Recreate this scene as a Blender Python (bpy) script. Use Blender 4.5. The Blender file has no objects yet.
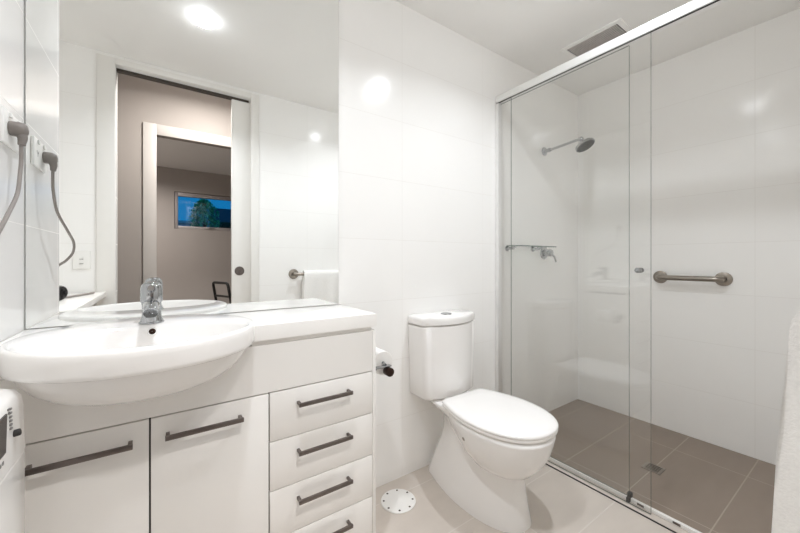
import bpy, bmesh, math, random
from mathutils import Vector, Matrix
random.seed(7)
PI = math.pi
SC = bpy.context.scene
COL = SC.collection

# ------------------------------------------------------------------ camera, world, exposure
F_PX = 342.0
cam_d = bpy.data.cameras.new('camera')
cam = bpy.data.objects.new('camera', cam_d); COL.objects.link(cam)
cam_d.sensor_fit = 'HORIZONTAL'; cam_d.sensor_width = 36.0
cam_d.lens = F_PX / 800.0 * 36.0
cam_d.shift_y = -6.5 / 800.0
cam_d.clip_start = 0.02
cam.location = (0.0, -1.42, 1.10)
cam.rotation_euler = (PI / 2, 0, -math.radians(34.8))
SC.camera = cam

w = bpy.data.worlds.new('dusk_sky'); SC.world = w; w.use_nodes = True
bg = w.node_tree.nodes['Background']
bg.inputs['Color'].default_value = (0.006, 0.15, 0.36, 1); bg.inputs['Strength'].default_value = 1.0

SC.view_settings.view_transform = 'Standard'
SC.view_settings.look = 'None'
SC.view_settings.gamma = 1.0
SC.view_settings.use_curve_mapping = False
SC.view_settings.exposure = 0.31
SC.cycles.max_bounces = 24
SC.cycles.diffuse_bounces = 16
SC.cycles.glossy_bounces = 6
SC.cycles.transparent_max_bounces = 16
SC.cycles.sample_clamp_indirect = 10.0
SC.cycles.use_denoising = True

DOWNLIGHT_W = 5.6
def lamp(name, loc, power, size, color=(0.955, 1, 1.055), spread=140):
    d = bpy.data.lights.new(name, 'AREA'); d.shape = 'DISK'; d.size = size
    d.energy = power; d.color = color; d.spread = math.radians(spread)
    o = bpy.data.objects.new(name, d); COL.objects.link(o); o.location = loc
    return o

# ------------------------------------------------------------------ materials
def srgb(r, g, b):
    def f(c):
        c /= 255.0
        return c / 12.92 if c <= 0.04045 else ((c + 0.055) / 1.055) ** 2.4
    return (f(r), f(g), f(b), 1)

def mat(name, col, rough=0.5, metal=0.0, noise=0.0, nscale=20, bump=0.0, bscale=60, coat=0.0, spec=0.5, emit=None, estr=0, aniso=0):
    m = bpy.data.materials.new(name); m.use_nodes = True
    nt = m.node_tree; b = nt.nodes['Principled BSDF']
    b.inputs['Base Color'].default_value = col
    b.inputs['Roughness'].default_value = rough
    b.inputs['Metallic'].default_value = metal
    b.inputs['Specular IOR Level'].default_value = spec
    if coat:
        b.inputs['Coat Weight'].default_value = coat; b.inputs['Coat Roughness'].default_value = 0.05
    if emit:
        b.inputs['Emission Color'].default_value = emit; b.inputs['Emission Strength'].default_value = estr
    tc = nt.nodes.new('ShaderNodeTexCoord')
    if noise:
        n = nt.nodes.new('ShaderNodeTexNoise'); n.inputs['Scale'].default_value = nscale; n.inputs['Detail'].default_value = 4
        nt.links.new(tc.outputs['Object'], n.inputs['Vector'])
        mx = nt.nodes.new('ShaderNodeMixRGB'); mx.blend_type = 'MULTIPLY'
        mx.inputs['Fac'].default_value = 1
        rp = nt.nodes.new('ShaderNodeMapRange'); rp.inputs['From Min'].default_value = 0.3; rp.inputs['From Max'].default_value = 0.7
        rp.inputs['To Min'].default_value = 1 - noise; rp.inputs['To Max'].default_value = 1 + noise * .3
        nt.links.new(n.outputs['Fac'], rp.inputs['Value'])
        mx.inputs['Color1'].default_value = col
        nt.links.new(rp.outputs['Result'], mx.inputs['Color2'])
        nt.links.new(mx.outputs['Color'], b.inputs['Base Color'])
    if bump:
        n = nt.nodes.new('ShaderNodeTexNoise'); n.inputs['Scale'].default_value = bscale; n.inputs['Detail'].default_value = 3
        nt.links.new(tc.outputs['Object'], n.inputs['Vector'])
        bp = nt.nodes.new('ShaderNodeBump'); bp.inputs['Strength'].default_value = bump; bp.inputs['Distance'].default_value = 0.004
        nt.links.new(n.outputs['Fac'], bp.inputs['Height']); nt.links.new(bp.outputs['Normal'], b.inputs['Normal'])
    return m

def tile_mat(name, col, grout, ax, u0, uw, vax, v0, vw, g, rough, noise=0.03, nscale=6, spec=0.5, bump=0.4, stretch=(1, 1, 1)):
    """tiles in world axes: lines at u0 + k*uw on axis ax and v0 + k*vw on axis vax"""
    m = bpy.data.materials.new(name); m.use_nodes = True
    nt = m.node_tree; L = nt.links; b = nt.nodes['Principled BSDF']
    geo = nt.nodes.new('ShaderNodeNewGeometry'); sp = nt.nodes.new('ShaderNodeSeparateXYZ')
    L.new(geo.outputs['Position'], sp.inputs[0])
    def mth(op, a, c=None):
        n = nt.nodes.new('ShaderNodeMath'); n.operation = op
        for i, v in enumerate((a, c)):
            if v is None: continue
            if isinstance(v, (int, float)): n.inputs[i].default_value = v
            else: L.new(v, n.inputs[i])
        return n.outputs[0]
    def line(axis, o, wd):
        t = mth('DIVIDE', mth('SUBTRACT', sp.outputs[axis], o), wd)
        fr = mth('FRACT', mth('ADD', t, 100.5))
        d = mth('MULTIPLY', mth('ABSOLUTE', mth('SUBTRACT', fr, 0.5)), wd)
        r = nt.nodes.new('ShaderNodeMapRange'); r.interpolation_type = 'SMOOTHSTEP'
        r.inputs['From Min'].default_value = g * 0.4; r.inputs['From Max'].default_value = g * 0.75
        r.inputs['To Min'].default_value = 1; r.inputs['To Max'].default_value = 0
        L.new(d, r.inputs['Value']); return r.outputs['Result'], mth('FLOOR', mth('ADD', t, 100.0))
    l1, c1 = line(ax, u0, uw); l2, c2 = line(vax, v0, vw)
    mask = mth('MAXIMUM', l1, l2)
    n = nt.nodes.new('ShaderNodeTexNoise'); n.inputs['Scale'].default_value = nscale; n.inputs['Detail'].default_value = 6
    mp = nt.nodes.new('ShaderNodeMapping'); mp.inputs['Scale'].default_value = stretch
    L.new(geo.outputs['Position'], mp.inputs['Vector']); L.new(mp.outputs[0], n.inputs['Vector'])
    # per tile tone
    cx = nt.nodes.new('ShaderNodeCombineXYZ'); L.new(c1, cx.inputs[0]); L.new(c2, cx.inputs[1])
    wn = nt.nodes.new('ShaderNodeTexWhiteNoise'); L.new(cx.outputs[0], wn.inputs['Vector'])
    tone = mth('ADD', mth('MULTIPLY', n.outputs['Fac'], noise * 2), mth('MULTIPLY', wn.outputs['Value'], noise * 0.6))
    fac = mth('ADD', tone, 1 - noise * 1.3)
    mc = nt.nodes.new('ShaderNodeMixRGB'); mc.blend_type = 'MULTIPLY'; mc.inputs['Fac'].default_value = 1
    mc.inputs['Color1'].default_value = col; L.new(fac, mc.inputs['Color2'])
    mx = nt.nodes.new('ShaderNodeMixRGB'); L.new(mask, mx.inputs['Fac']); L.new(mc.outputs[0], mx.inputs['Color1'])
    mx.inputs['Color2'].default_value = grout
    L.new(mx.outputs[0], b.inputs['Base Color'])
    rr = nt.nodes.new('ShaderNodeMapRange'); rr.inputs['To Min'].default_value = rough; rr.inputs['To Max'].default_value = 0.7
    L.new(mask, rr.inputs['Value']); L.new(rr.outputs[0], b.inputs['Roughness'])
    b.inputs['Specular IOR Level'].default_value = spec
    bp = nt.nodes.new('ShaderNodeBump'); bp.invert = True; bp.inputs['Strength'].default_value = bump; bp.inputs['Distance'].default_value = 0.002
    L.new(mask, bp.inputs['Height']); L.new(bp.outputs[0], b.inputs['Normal'])
    return m

def glass_mat(name, tint, edge=False, f0=0.04):
    m = bpy.data.materials.new(name); m.use_nodes = True
    nt = m.node_tree; L = nt.links; nt.nodes.clear()
    out = nt.nodes.new('ShaderNodeOutputMaterial')
    tr = nt.nodes.new('ShaderNodeBsdfTransparent'); tr.inputs[0].default_value = tint
    gl = nt.nodes.new('ShaderNodeBsdfGlossy'); gl.inputs['Roughness'].default_value = 0.0 if not edge else 0.1
    gl.inputs['Color'].default_value = (1, 1, 1, 1)
    lw = nt.nodes.new('ShaderNodeLayerWeight'); lw.inputs['Blend'].default_value = 0.5
    pw = nt.nodes.new('ShaderNodeMath'); pw.operation = 'POWER'; pw.inputs[1].default_value = 5
    L.new(lw.outputs['Facing'], pw.inputs[0])
    ma = nt.nodes.new('ShaderNodeMath'); ma.operation = 'MULTIPLY_ADD'; ma.inputs[1].default_value = 0.95; ma.inputs[2].default_value = f0
    L.new(pw.outputs[0], ma.inputs[0])
    mx = nt.nodes.new('ShaderNodeMixShader'); L.new(ma.outputs[0], mx.inputs[0]); L.new(tr.outputs[0], mx.inputs[1]); L.new(gl.outputs[0], mx.inputs[2])
    L.new(mx.outputs[0], out.inputs[0])
    return m

M = {}
WT = srgb(247, 246, 244); WG = srgb(234, 232, 229)
M['tile_back'] = tile_mat('white_gloss_wall_tile_back', WT, WG, 0, 1.0, 0.6, 2, 0.0, 0.3, 0.002, 0.17, noise=0.012, spec=0.35, bump=0.15)
M['tile_side'] = tile_mat('white_gloss_wall_tile_side', WT, WG, 1, -0.986, 0.6, 2, 0.0, 0.3, 0.002, 0.17, noise=0.012, spec=0.35, bump=0.15)
M['floor_tile'] = tile_mat('taupe_floor_tile', srgb(205, 196, 187), srgb(217, 210, 202), 0, 1.84, 0.6, 1, -0.4, 0.3, 0.004, 0.32, noise=0.09, nscale=5, spec=0.4, stretch=(1, 3, 1))
M['shower_tile'] = tile_mat('brown_grey_shower_floor_tile', srgb(142, 128, 116), srgb(176, 163, 150), 0, 2.44, 0.6, 1, -0.4, 0.3, 0.004, 0.32, noise=0.10, nscale=5, spec=0.4, stretch=(1, 3, 1))
M['paint'] = mat('ceiling_paint', srgb(247, 246, 244), 0.7, noise=0.012, nscale=2)
M['cove'] = mat('white_trim_paint', srgb(236, 234, 230), 0.35, noise=0.01)
M['hall'] = mat('warm_hall_wall_paint', srgb(168, 160, 154), 0.8, noise=0.03, nscale=3)
M['hall_trim'] = mat('hall_door_frame_paint', srgb(196, 190, 185), 0.4, noise=0.01)
M['carpet'] = mat('grey_carpet', srgb(120, 112, 104), 0.95, noise=0.15, nscale=200, bump=0.4, bscale=400)
M['ceramic'] = mat('white_glazed_ceramic', srgb(244, 242, 240), 0.07, noise=0.006, nscale=3, spec=0.5)
M['seat'] = mat('white_glossy_seat_plastic', srgb(247, 245, 243), 0.14, noise=0.005)
M['cab'] = mat('white_gloss_laminate', srgb(240, 238, 235), 0.16, noise=0.012, nscale=2)
M['top'] = mat('white_solid_worktop', srgb(244, 242, 239), 0.2, noise=0.008, nscale=30)
M['dark_gap'] = mat('dark_cabinet_inside', srgb(70, 62, 56), 0.7, noise=0.1)
M['handle'] = mat('brushed_dark_nickel', srgb(120, 112, 108), 0.38, 1.0, noise=0.06, nscale=90)
M['chrome'] = mat('polished_chrome', (0.43, 0.44, 0.45, 1), 0.07, 1.0, noise=0.02, nscale=5)
M['alu'] = mat('bright_anodised_aluminium', (0.88, 0.88, 0.87, 1), 0.3, 0.55, noise=0.02, nscale=40)
M['steel'] = mat('satin_stainless_steel', srgb(160, 152, 143), 0.3, 1.0, noise=0.06, nscale=80)
M['dark_metal'] = mat('dark_bronze_metal', srgb(62, 46, 40), 0.3, 0.8, noise=0.05)
M['mirror'] = mat('silvered_mirror', (0.94, 0.95, 0.942, 1), 0.0, 1.0)
M['mirror_edge'] = mat('mirror_edge_glass', srgb(120, 128, 124), 0.2, noise=0.05)
M['glass'] = glass_mat('clear_shower_glass', (0.988, 0.990, 0.988, 1))
M['gedge'] = mat('green_grey_glass_edge', srgb(96, 104, 98), 0.15, noise=0.08)
M['shelfglass'] = glass_mat('clear_shelf_glass', (0.93, 0.97, 0.95, 1))
M['shelfedge'] = mat('green_shelf_glass_edge', srgb(84, 104, 95), 0.12, noise=0.08)
M['grille'] = mat('dark_vent_grille', srgb(205, 200, 196), 0.5, noise=0.1)
M['ventdark'] = mat('vent_duct_dark', srgb(38, 35, 33), 0.8, noise=0.1)
M['plastic'] = mat('white_plastic', srgb(240, 239, 236), 0.3, noise=0.006)
M['appliance'] = mat('white_enamel_appliance', srgb(236, 235, 233), 0.2, noise=0.008)
M['black'] = mat('black_plastic', srgb(24, 22, 22), 0.35, noise=0.1)
M['panel'] = mat('dark_grey_control_glass', srgb(62, 56, 54), 0.2, noise=0.05)
M['greyplug'] = mat('grey_plug_plastic', srgb(128, 121, 116), 0.45, noise=0.05)
M['cordm'] = mat('grey_cord_sheath', srgb(140, 133, 128), 0.5, noise=0.05)
M['paper'] = mat('white_tissue_paper', srgb(243, 241, 238), 0.95, noise=0.02, bump=0.15, bscale=150)
M['rubber'] = mat('black_rubber', srgb(44, 42, 41), 0.6, noise=0.08)
M['nozzle'] = mat('dark_grey_rubber_face', srgb(44, 43, 42), 0.5, noise=0.12, nscale=200)
M['terry'] = mat('white_terry_cloth', srgb(244, 242, 239), 0.95, noise=0.05, nscale=160, bump=0.35, bscale=260)
M['winframe'] = mat('pale_aluminium_window_frame', srgb(168, 160, 158), 0.4, 0.3, noise=0.04)
M['winglass'] = glass_mat('window_glass', (0.95, 0.97, 1.0, 1), f0=0.012)
M['bark'] = mat('tree_bark', srgb(92, 84, 74), 0.9, noise=0.3)
M['leaf'] = mat('green_tree_leaves', srgb(140, 225, 165), 0.6, noise=0.5, nscale=9)
M['render'] = mat('pale_outdoor_render', srgb(210, 212, 214), 0.8, noise=0.05)
M['rooft'] = mat('dark_roof_tiles', srgb(60, 66, 78), 0.8, noise=0.2)
M['grass'] = mat('dark_garden_ground', srgb(52, 66, 50), 0.95, noise=0.3)
M['chairblack'] = mat('black_painted_metal', srgb(20, 19, 19), 0.4, noise=0.1)
M['lens'] = mat('lit_lamp_lens', (1, 1, 1, 1), 0.4, emit=(0.955, 1.0, 1.055, 1), estr=75.0)
M['ink'] = mat('grey_print', srgb(120, 118, 116), 0.5, noise=0.05)

# ------------------------------------------------------------------ mesh helpers
def new(): return bmesh.new()

def box(bm, x0, x1, y0, y1, z0, z1, bev=0.0, seg=2, mi=0, mtx=None):
    r = bmesh.ops.create_cube(bm, size=1.0)
    vs = r['verts']
    for v in vs:
        v.co = Vector(((x0 + x1) / 2 + v.co.x * (x1 - x0), (y0 + y1) / 2 + v.co.y * (y1 - y0), (z0 + z1) / 2 + v.co.z * (z1 - z0)))
    fs = list({f for v in vs for f in v.link_faces})
    for f in fs: f.material_index = mi
    if bev > 0:
        es = list({e for v in vs for e in v.link_edges})
        r = bmesh.ops.bevel(bm, geom=es, offset=bev, segments=seg, profile=0.5, affect='EDGES')
        vs = list({v for f in r['faces'] for v in f.verts} | {v for v in vs if v.is_valid})
        for f in r['faces']: f.material_index = mi
    if mtx is not None:
        bmesh.ops.transform(bm, matrix=mtx, verts=vs)
    return vs

def frame_of(d):
    d = d.normalized()
    up = Vector((0, 0, 1)) if abs(d.z) < 0.95 else Vector((1, 0, 0))
    a = d.cross(up).normalized(); b = a.cross(d).normalized()
    return a, b

def loft(bm, rings, cap0=True, cap1=True, closed=True, mi=0):
    R = [[bm.verts.new(p) for p in ring] for ring in rings]
    n = len(R[0])
    fs = []
    for i in range(len(R) - 1):
        for j in range(n if closed else n - 1):
            k = (j + 1) % n
            fs.append(bm.faces.new((R[i][j], R[i][k], R[i + 1][k], R[i + 1][j])))
    if cap0: fs.append(bm.faces.new(list(reversed(R[0]))))
    if cap1: fs.append(bm.faces.new(R[-1]))
    for f in fs: f.material_index = mi
    return R

def cyl(bm, p0, p1, r0, r1=None, n=24, mi=0, bev=0.0):
    p0 = Vector(p0); p1 = Vector(p1); r1 = r0 if r1 is None else r1
    a, b = frame_of(p1 - p0); d = (p1 - p0).normalized()
    def ring(p, r): return [p + a * (r * math.cos(2 * PI * i / n)) + b * (r * math.sin(2 * PI * i / n)) for i in range(n)]
    if bev > 0:
        rs = [ring(p0, r0 - bev), ring(p0 + d * bev * .3, r0 - bev * .3), ring(p0 + d * bev, r0), ring(p1 - d * bev, r1), ring(p1 - d * bev * .3, r1 - bev * .3), ring(p1, r1 - bev)]
    else:
        rs = [ring(p0, r0), ring(p1, r1)]
    loft(bm, rs, mi=mi)

def lathe(bm, prof, origin=(0, 0, 0), axis=(0, 0, 1), n=32, mi=0, cap=True):
    o = Vector(origin); ax = Vector(axis).normalized(); a, b = frame_of(ax)
    rings = [[o + ax * h + a * (r * math.cos(2 * PI * i / n)) + b * (r * math.sin(2 * PI * i / n)) for i in range(n)] for r, h in prof]
    loft(bm, rings, cap0=cap, cap1=cap, mi=mi)

def smooth_path(pts, k=8):
    P = [Vector(p) for p in pts]
    out = []
    for i in range(len(P) - 1):
        p0 = P[max(i - 1, 0)]; p1 = P[i]; p2 = P[i + 1]; p3 = P[min(i + 2, len(P) - 1)]
        for j in range(k):
            t = j / k
            out.append(0.5 * ((2 * p1) + (p2 - p0) * t + (2 * p0 - 5 * p1 + 4 * p2 - p3) * t * t + (3 * p1 - p0 - 3 * p2 + p3) * t ** 3))
    out.append(P[-1]); return out

def tube(bm, pts, r, n=14, smooth=0, mi=0, closed=False):
    P = smooth_path(pts, smooth) if smooth else [Vector(p) for p in pts]
    if closed: pass
    rad = r if isinstance(r, (list, tuple)) else None
    rings = []; a = None
    m = len(P)
    for i, p in enumerate(P):
        if closed: d = (P[(i + 1) % m] - P[i - 1]).normalized()
        else: d = (P[min(i + 1, m - 1)] - P[max(i - 1, 0)]).normalized()
        if a is None: a, b = frame_of(d)
        else:
            a = (a - d * a.dot(d)).normalized()
        b = d.cross(a).normalized()
        rr = r if rad is None else rad[0] + (rad[1] - rad[0]) * i / (m - 1)
        rings.append([p + a * (rr * math.cos(2 * PI * j / n)) + b * (rr * math.sin(2 * PI * j / n)) for j in range(n)])
    if closed: rings.append(rings[0])
    loft(bm, rings, cap0=not closed, cap1=not closed, mi=mi)
    if closed: bmesh.ops.remove_doubles(bm, verts=bm.verts, dist=1e-6)

def prism(bm, poly, axis, t0, t1, mi=0):
    """poly: list of 2D points; axis: 0 x, 1 y, 2 z is the extrusion axis"""
    def mk(p, t):
        if axis == 2: return Vector((p[0], p[1], t))
        if axis == 1: return Vector((p[0], t, p[1]))
        return Vector((t, p[0], p[1]))
    loft(bm, [[mk(p, t0) for p in poly], [mk(p, t1) for p in poly]], mi=mi)

def rounded_rect(w, h, r, k=6, cx=0, cy=0):
    pts = []
    for qx, qy, a0 in ((1, 1, 0), (-1, 1, PI / 2), (-1, -1, PI), (1, -1, 1.5 * PI)):
        for i in range(k + 1):
            a = a0 + (PI / 2) * i / k
            pts.append((cx + qx * (w / 2 - r) + r * math.cos(a), cy + qy * (h / 2 - r) + r * math.sin(a)))
    return pts

def link(name, bm, mats, parent=None, sharp=38, loc=None):
    bmesh.ops.recalc_face_normals(bm, faces=bm.faces[:])
    me = bpy.data.meshes.new(name); bm.to_mesh(me); bm.free()
    for p in me.polygons: p.use_smooth = True
    me.set_sharp_from_angle(angle=math.radians(sharp))
    for mm in (mats if isinstance(mats, (list, tuple)) else [mats]): me.materials.append(mm)
    o = bpy.data.objects.new(name, me); COL.objects.link(o)
    if parent is not None:
        o.parent = parent
        top = parent
        off = Vector(top.location)
        while top.parent: top = top.parent; off += Vector(top.location)
        me.transform(Matrix.Translation(-off))
    elif loc is not None:
        me.transform(Matrix.Translation(-Vector(loc))); o.location = loc
    return o

def tag(o, label, cat, group=None, kind=None):
    o['label'] = label; o['category'] = cat
    if group: o['group'] = group
    if kind: o['kind'] = kind
    return o
def thing(name, loc, label, cat, group=None):
    o = bpy.data.objects.new(name, None); COL.objects.link(o); o.location = loc; o.empty_display_size = 0.05
    return tag(o, label, cat, group)
def struct(name, bm, m, label, cat, parent=None, sharp=38):
    o = link(name, bm, m, parent, sharp)
    if parent is None:
        o['kind'] = 'structure'; o['label'] = label; o['category'] = cat
    return o
def sbox(name, dims, m, label, cat, bev=0.0):
    bm = new()
    for d in (dims if isinstance(dims[0], (list, tuple)) else [dims]): box(bm, *d, bev=bev)
    return struct(name, bm, m, label, cat)
def part(name, bm, m, parent, label=None, sharp=38):
    o = link(name, bm, m, parent, sharp)
    if label: o['label'] = label
    return o

# ------------------------------------------------------------------ room shell
CEIL = 2.40
XL = -0.324      # left return wall face
XR = 2.70        # shower end wall face
YD = -1.40       # doorway wall face
sbox('floor', (-0.95, 1.70, -1.50, 0.0, -0.06, 0.0), M['floor_tile'], 'taupe tiled bathroom floor with pale grout', 'floor')
sbox('floor_shower', (1.70, XR, -1.50, 0.0, -0.06, 0.0), M['shower_tile'], 'darker brown grey tiled shower floor', 'floor')
sbox('ceiling', (-1.05, XR + 0.1, -1.5, 0.1, CEIL, CEIL + 0.06), M['paint'], 'plain white bathroom ceiling', 'ceiling')
sbox('wall_back', (-0.324, XR, 0.0, 0.1, 0.0, CEIL), M['tile_back'], 'glossy white tiled wall behind the mirror, toilet and shower head', 'wall')
sbox('wall_right', (XR, XR + 0.1, -1.5, 0.1, 0.0, CEIL), M['tile_side'], 'glossy white tiled end wall of the shower carrying the grab bar', 'wall')
sbox('wall_left', (-0.95, XL, -0.41, 0.1, 0.0, CEIL), M['tile_side'], 'short white tiled return wall left of the mirror with the power outlet', 'wall')
sbox('wall_laundry', (-1.05, -0.95, -1.50, 0.1, 0.0, CEIL), M['tile_side'], 'white tiled wall at the back of the laundry recess', 'wall')
DX0, DX1, DZ = -0.242, 0.60, 2.335
bm = new()
box(bm, -0.95, DX0, YD - 0.10, YD, 0, CEIL)
box(bm, DX0, DX1, YD - 0.10, YD, DZ, CEIL)
box(bm, DX1, XR, YD - 0.025, YD, 0, CEIL)
box(bm, DX1, XR, YD - 0.10, YD - 0.078, 0, CEIL)
struct('wall_front', bm, M['tile_back'], 'white tiled wall around the sliding doorway, seen in the mirror', 'wall')

# ceiling shadow line strips are left plain; architrave round the doorway (seen in the mirror)
bm = new()
box(bm, -0.333, DX0 - 0.002, YD + 0.001, YD + 0.016, 0, 2.374, 0.003)
box(bm, DX0 - 0.002, 0.556, YD + 0.001, YD + 0.016, DZ, 2.374, 0.003)
box(bm, 0.556, 0.614, YD + 0.001, YD + 0.016, 0, 2.374, 0.003)
struct('trim_1', bm, M['cove'], 'white architrave around the bathroom doorway, seen in the mirror', 'trim')
bm = new()
box(bm, DX0 - 0.001 + 0.002, 0.55, YD - 0.066, YD - 0.036, DZ - 0.018, DZ - 0.001)
struct('trim_2', bm, M['dark_gap'], 'dark sliding track under the head of the bathroom doorway', 'trim')

# sliding pocket door
d1 = bpy.data.objects.new('door_1', None); COL.objects.link(d1); d1.location = (0.84, YD - 0.05, 0)
d1['kind'] = 'structure'; d1['label'] = 'white pocket sliding door standing part way out of its pocket'; d1['category'] = 'door'
bm = new(); box(bm, 0.43, 1.25, YD - 0.068, YD - 0.034, 0.012, DZ - 0.02, 0.002)
part('door_leaf', bm, M['cove'], d1)
bm = new()
lathe(bm, [(0.0005, 0), (0.033, 0), (0.034, 0.003), (0.028, 0.005), (0.026, 0.003), (0.0005, 0.003)], (0.483, YD - 0.0338, 1.017), (0, 1, 0), 28, cap=False)
box(bm, 0.483 - 0.004, 0.483 + 0.004, YD - 0.032, YD - 0.024, 1.017 - 0.017, 1.017 + 0.017, 0.002)
part('door_lock', bm, M['handle'], d1, 'round metal privacy lock')

# ---- hallway and far room beyond the doorway (seen in the mirror)
HY = -2.45; FY = -4.40
sbox('floor_hall', (-1.2, 2.2, -2.55, -1.5, -0.06, 0.0), M['carpet'], 'grey hall floor beyond the bathroom doorway', 'floor')
sbox('floor_bedroom', (-1.2, 2.2, FY, -2.55, -0.06, 0.0), M['carpet'], 'grey floor of the far room', 'floor')
HC = 2.75
sbox('ceiling_hall', (-1.2, 2.2, HY, -1.5, HC, HC + 0.06), M['paint'], 'plain hall ceiling', 'ceiling')
sbox('ceiling_bedroom', (-1.2, 2.2, FY - 0.1, HY - 0.1, CEIL, CEIL + 0.06), M['paint'], 'plain ceiling of the far room', 'ceiling')
OX0, OX1, OZ = -0.055, 0.80, 2.26
bm = new()
box(bm, -1.2, OX0, HY - 0.1, HY, 0, HC); box(bm, OX0, OX1, HY - 0.1, HY, OZ, HC); box(bm, OX1, 2.2, HY - 0.1, HY, 0, HC)
struct('wall_hall', bm, M['hall'], 'warm beige hall wall with a second doorway, seen in the mirror', 'wall')
sbox('wall_hall_left', (-1.3, -1.2, FY, -1.5, 0, 2.75), M['hall'], 'beige left side wall of the hall and far room', 'wall')
sbox('wall_hall_right', (2.2, 2.3, FY, -1.5, 0, 2.75), M['hall'], 'beige right side wall of the hall and far room', 'wall')
sbox('wall_hall_front', [(-1.2, DX0 - 0.01, -1.51, -1.50, 0, HC), (DX0 - 0.01, DX1 + 0.01, -1.51, -1.50, DZ, HC), (DX1 + 0.01, 2.2, -1.51, -1.50, 0, HC)], M['hall'], 'beige hall side of the bathroom doorway wall', 'wall')
bm = new()
box(bm, OX0 - 0.088, OX0 + 0.012, HY + 0.001, HY + 0.018, 0, OZ + 0.085, 0.003)
box(bm, OX0 + 0.012, OX1 - 0.012, HY + 0.001, HY + 0.018, OZ - 0.012, OZ + 0.085, 0.003)
box(bm, OX1 - 0.012, OX1 + 0.088, HY + 0.001, HY + 0.018, 0, OZ + 0.085, 0.003)
struct('trim_3', bm, M['hall_trim'], 'white frame of the second doorway across the hall', 'trim')
WX0, WX1, WZ0, WZ1 = 0.14, 1.35, 1.545, 2.075
bm = new()
box(bm, -1.2, WX0, FY - 0.12, FY, 0, CEIL); box(bm, WX1, 2.2, FY - 0.12, FY, 0, CEIL)
box(bm, WX0, WX1, FY - 0.12, FY, 0, WZ0); box(bm, WX0, WX1, FY - 0.12, FY, WZ1, CEIL)
struct('wall_bedroom', bm, M['hall'], 'beige far wall with the high strip window, seen in the mirror', 'wall')
w1 = bpy.data.objects.new('window_1', None); COL.objects.link(w1); w1.location = ((WX0 + WX1) / 2, FY - 0.06, WZ0)
w1['kind'] = 'structure'; w1['label'] = 'high strip window with blue dusk outside, seen in the mirror'; w1['category'] = 'window'
bm = new(); t = 0.045
for (a, b_, c, d_) in ((WX0 + .002, WX0 + t, WZ0 + .002, WZ1 - .002), (WX1 - t, WX1 - .002, WZ0 + .002, WZ1 - .002), (WX0 + t, WX1 - t, WZ0 + .002, WZ0 + t), (WX0 + t, WX1 - t, WZ1 - t * 1.3, WZ1 - .002)):
    box(bm, a, b_, FY - 0.075, FY - 0.02, c, d_, 0.003)
part('window_frame', bm, M['winframe'], w1)
bm = new(); box(bm, WX0 + t, WX1 - t, FY - 0.052, FY - 0.046, WZ0 + t, WZ1 - t * 1.3); part('window_pane', bm, M['winglass'], w1)
bm = new(); box(bm, 0.52, 0.62, FY - 0.02, FY - 0.005, WZ0 + 0.012, WZ0 + 0.032, 0.004); box(bm, 0.56, 0.64, FY - 0.018, FY + 0.012, WZ0 + 0.030, WZ0 + 0.040, 0.003)
part('window_winder', bm, M['winframe'], w1)

# ------------------------------------------------------------------ outside the far window
sbox('ground', (-8, 10, -16, -4.6, -0.1, -0.02), M['grass'], 'dark garden ground outside the far window', 'ground')
tr = thing('tree', (0.82, -8.0, -0.02), 'leafy garden tree outside the strip window in the mirror', 'tree')
TXX = 0.82
bm = new(); tube(bm, [(TXX, -8, -0.02), (TXX - .03, -8, 0.7), (TXX + .03, -8.02, 1.3), (TXX, -8, 2.1)], (0.07, 0.02), 8, 4)
for a in range(6):
    an = a * 1.05; tube(bm, [(TXX, -8, 1.3 + 0.1 * a), (TXX + 0.3 * math.cos(an), -8 + 0.3 * math.sin(an), 1.7 + 0.1 * a)], (0.022, 0.006), 6)
part('trunk', bm, M['bark'], tr)
def leaves(bm, n, c0, rx, ry, rz, l0, l1):
    for i in range(n):
        an = random.uniform(0, 2 * PI); zz = random.uniform(-1, 1); rr = (random.random() ** 0.4) * math.sqrt(max(1 - zz * zz, .03)) * (0.85 + 0.15 * math.sin(5 * an + 3 * zz))
        c = Vector((c0[0] + rx * rr * math.cos(an), c0[1] + ry * rr * math.sin(an), c0[2] + zz * rz))
        d = Vector((random.uniform(-1, 1), random.uniform(-1, 1), random.uniform(-1, .3))).normalized(); a, b_ = frame_of(d)
        L_ = random.uniform(l0, l1); wv = L_ * .3
        vs = [bm.verts.new(c + d * L_), bm.verts.new(c + a * wv), bm.verts.new(c - d * L_), bm.verts.new(c - a * wv)]
        bm.faces.new(vs)
bm = new(); leaves(bm, 2600, (TXX, -8, 2.02), 0.36, 0.42, 0.52, .035, .07)
part('foliage', bm, M['leaf'], tr)
hg = thing('hedge', (1.65, -8.6, -0.02), 'dark hedge right of the tree outside the strip window in the mirror', 'hedge')
bm = new()
for x in (1.3, 1.6, 1.9, 2.2): tube(bm, [(x, -8.6, -0.02), (x + .03, -8.6, 1.4)], (0.03, 0.01), 6)
part('stem', bm, M['bark'], hg)
bm = new()
box(bm, 1.2, 2.6, -8.75, -8.45, 0.5, 2.1, 0.08)
leaves(bm, 2600, (1.9, -8.6, 1.55), 0.75, 0.3, 0.75, .04, .08)
part('foliage', bm, M['grass'], hg)
hs = thing('house', (2.9, -12.5, -0.02), 'dark roofed house in the dusk outside the strip window', 'building')
bm = new(); box(bm, 1.7, 5.5, -14.0, -11.5, -0.02, 2.2); part('house_wall', bm, M['rooft'], hs)
bm = new(); prism(bm, [(-14.3, 2.21), (-11.2, 2.21), (-12.75, 3.0)], 0, 1.5, 5.7); part('roof', bm, M['rooft'], hs)
lp = thing('garden_post', (1.925, -9.6, -0.02), 'white post standing beside the tree outside the strip window', 'post')
bm = new(); box(bm, 1.835, 2.015, -9.69, -9.51, -0.02, 2.9, 0.02); part('post_shaft', bm, M['render'], lp)
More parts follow.
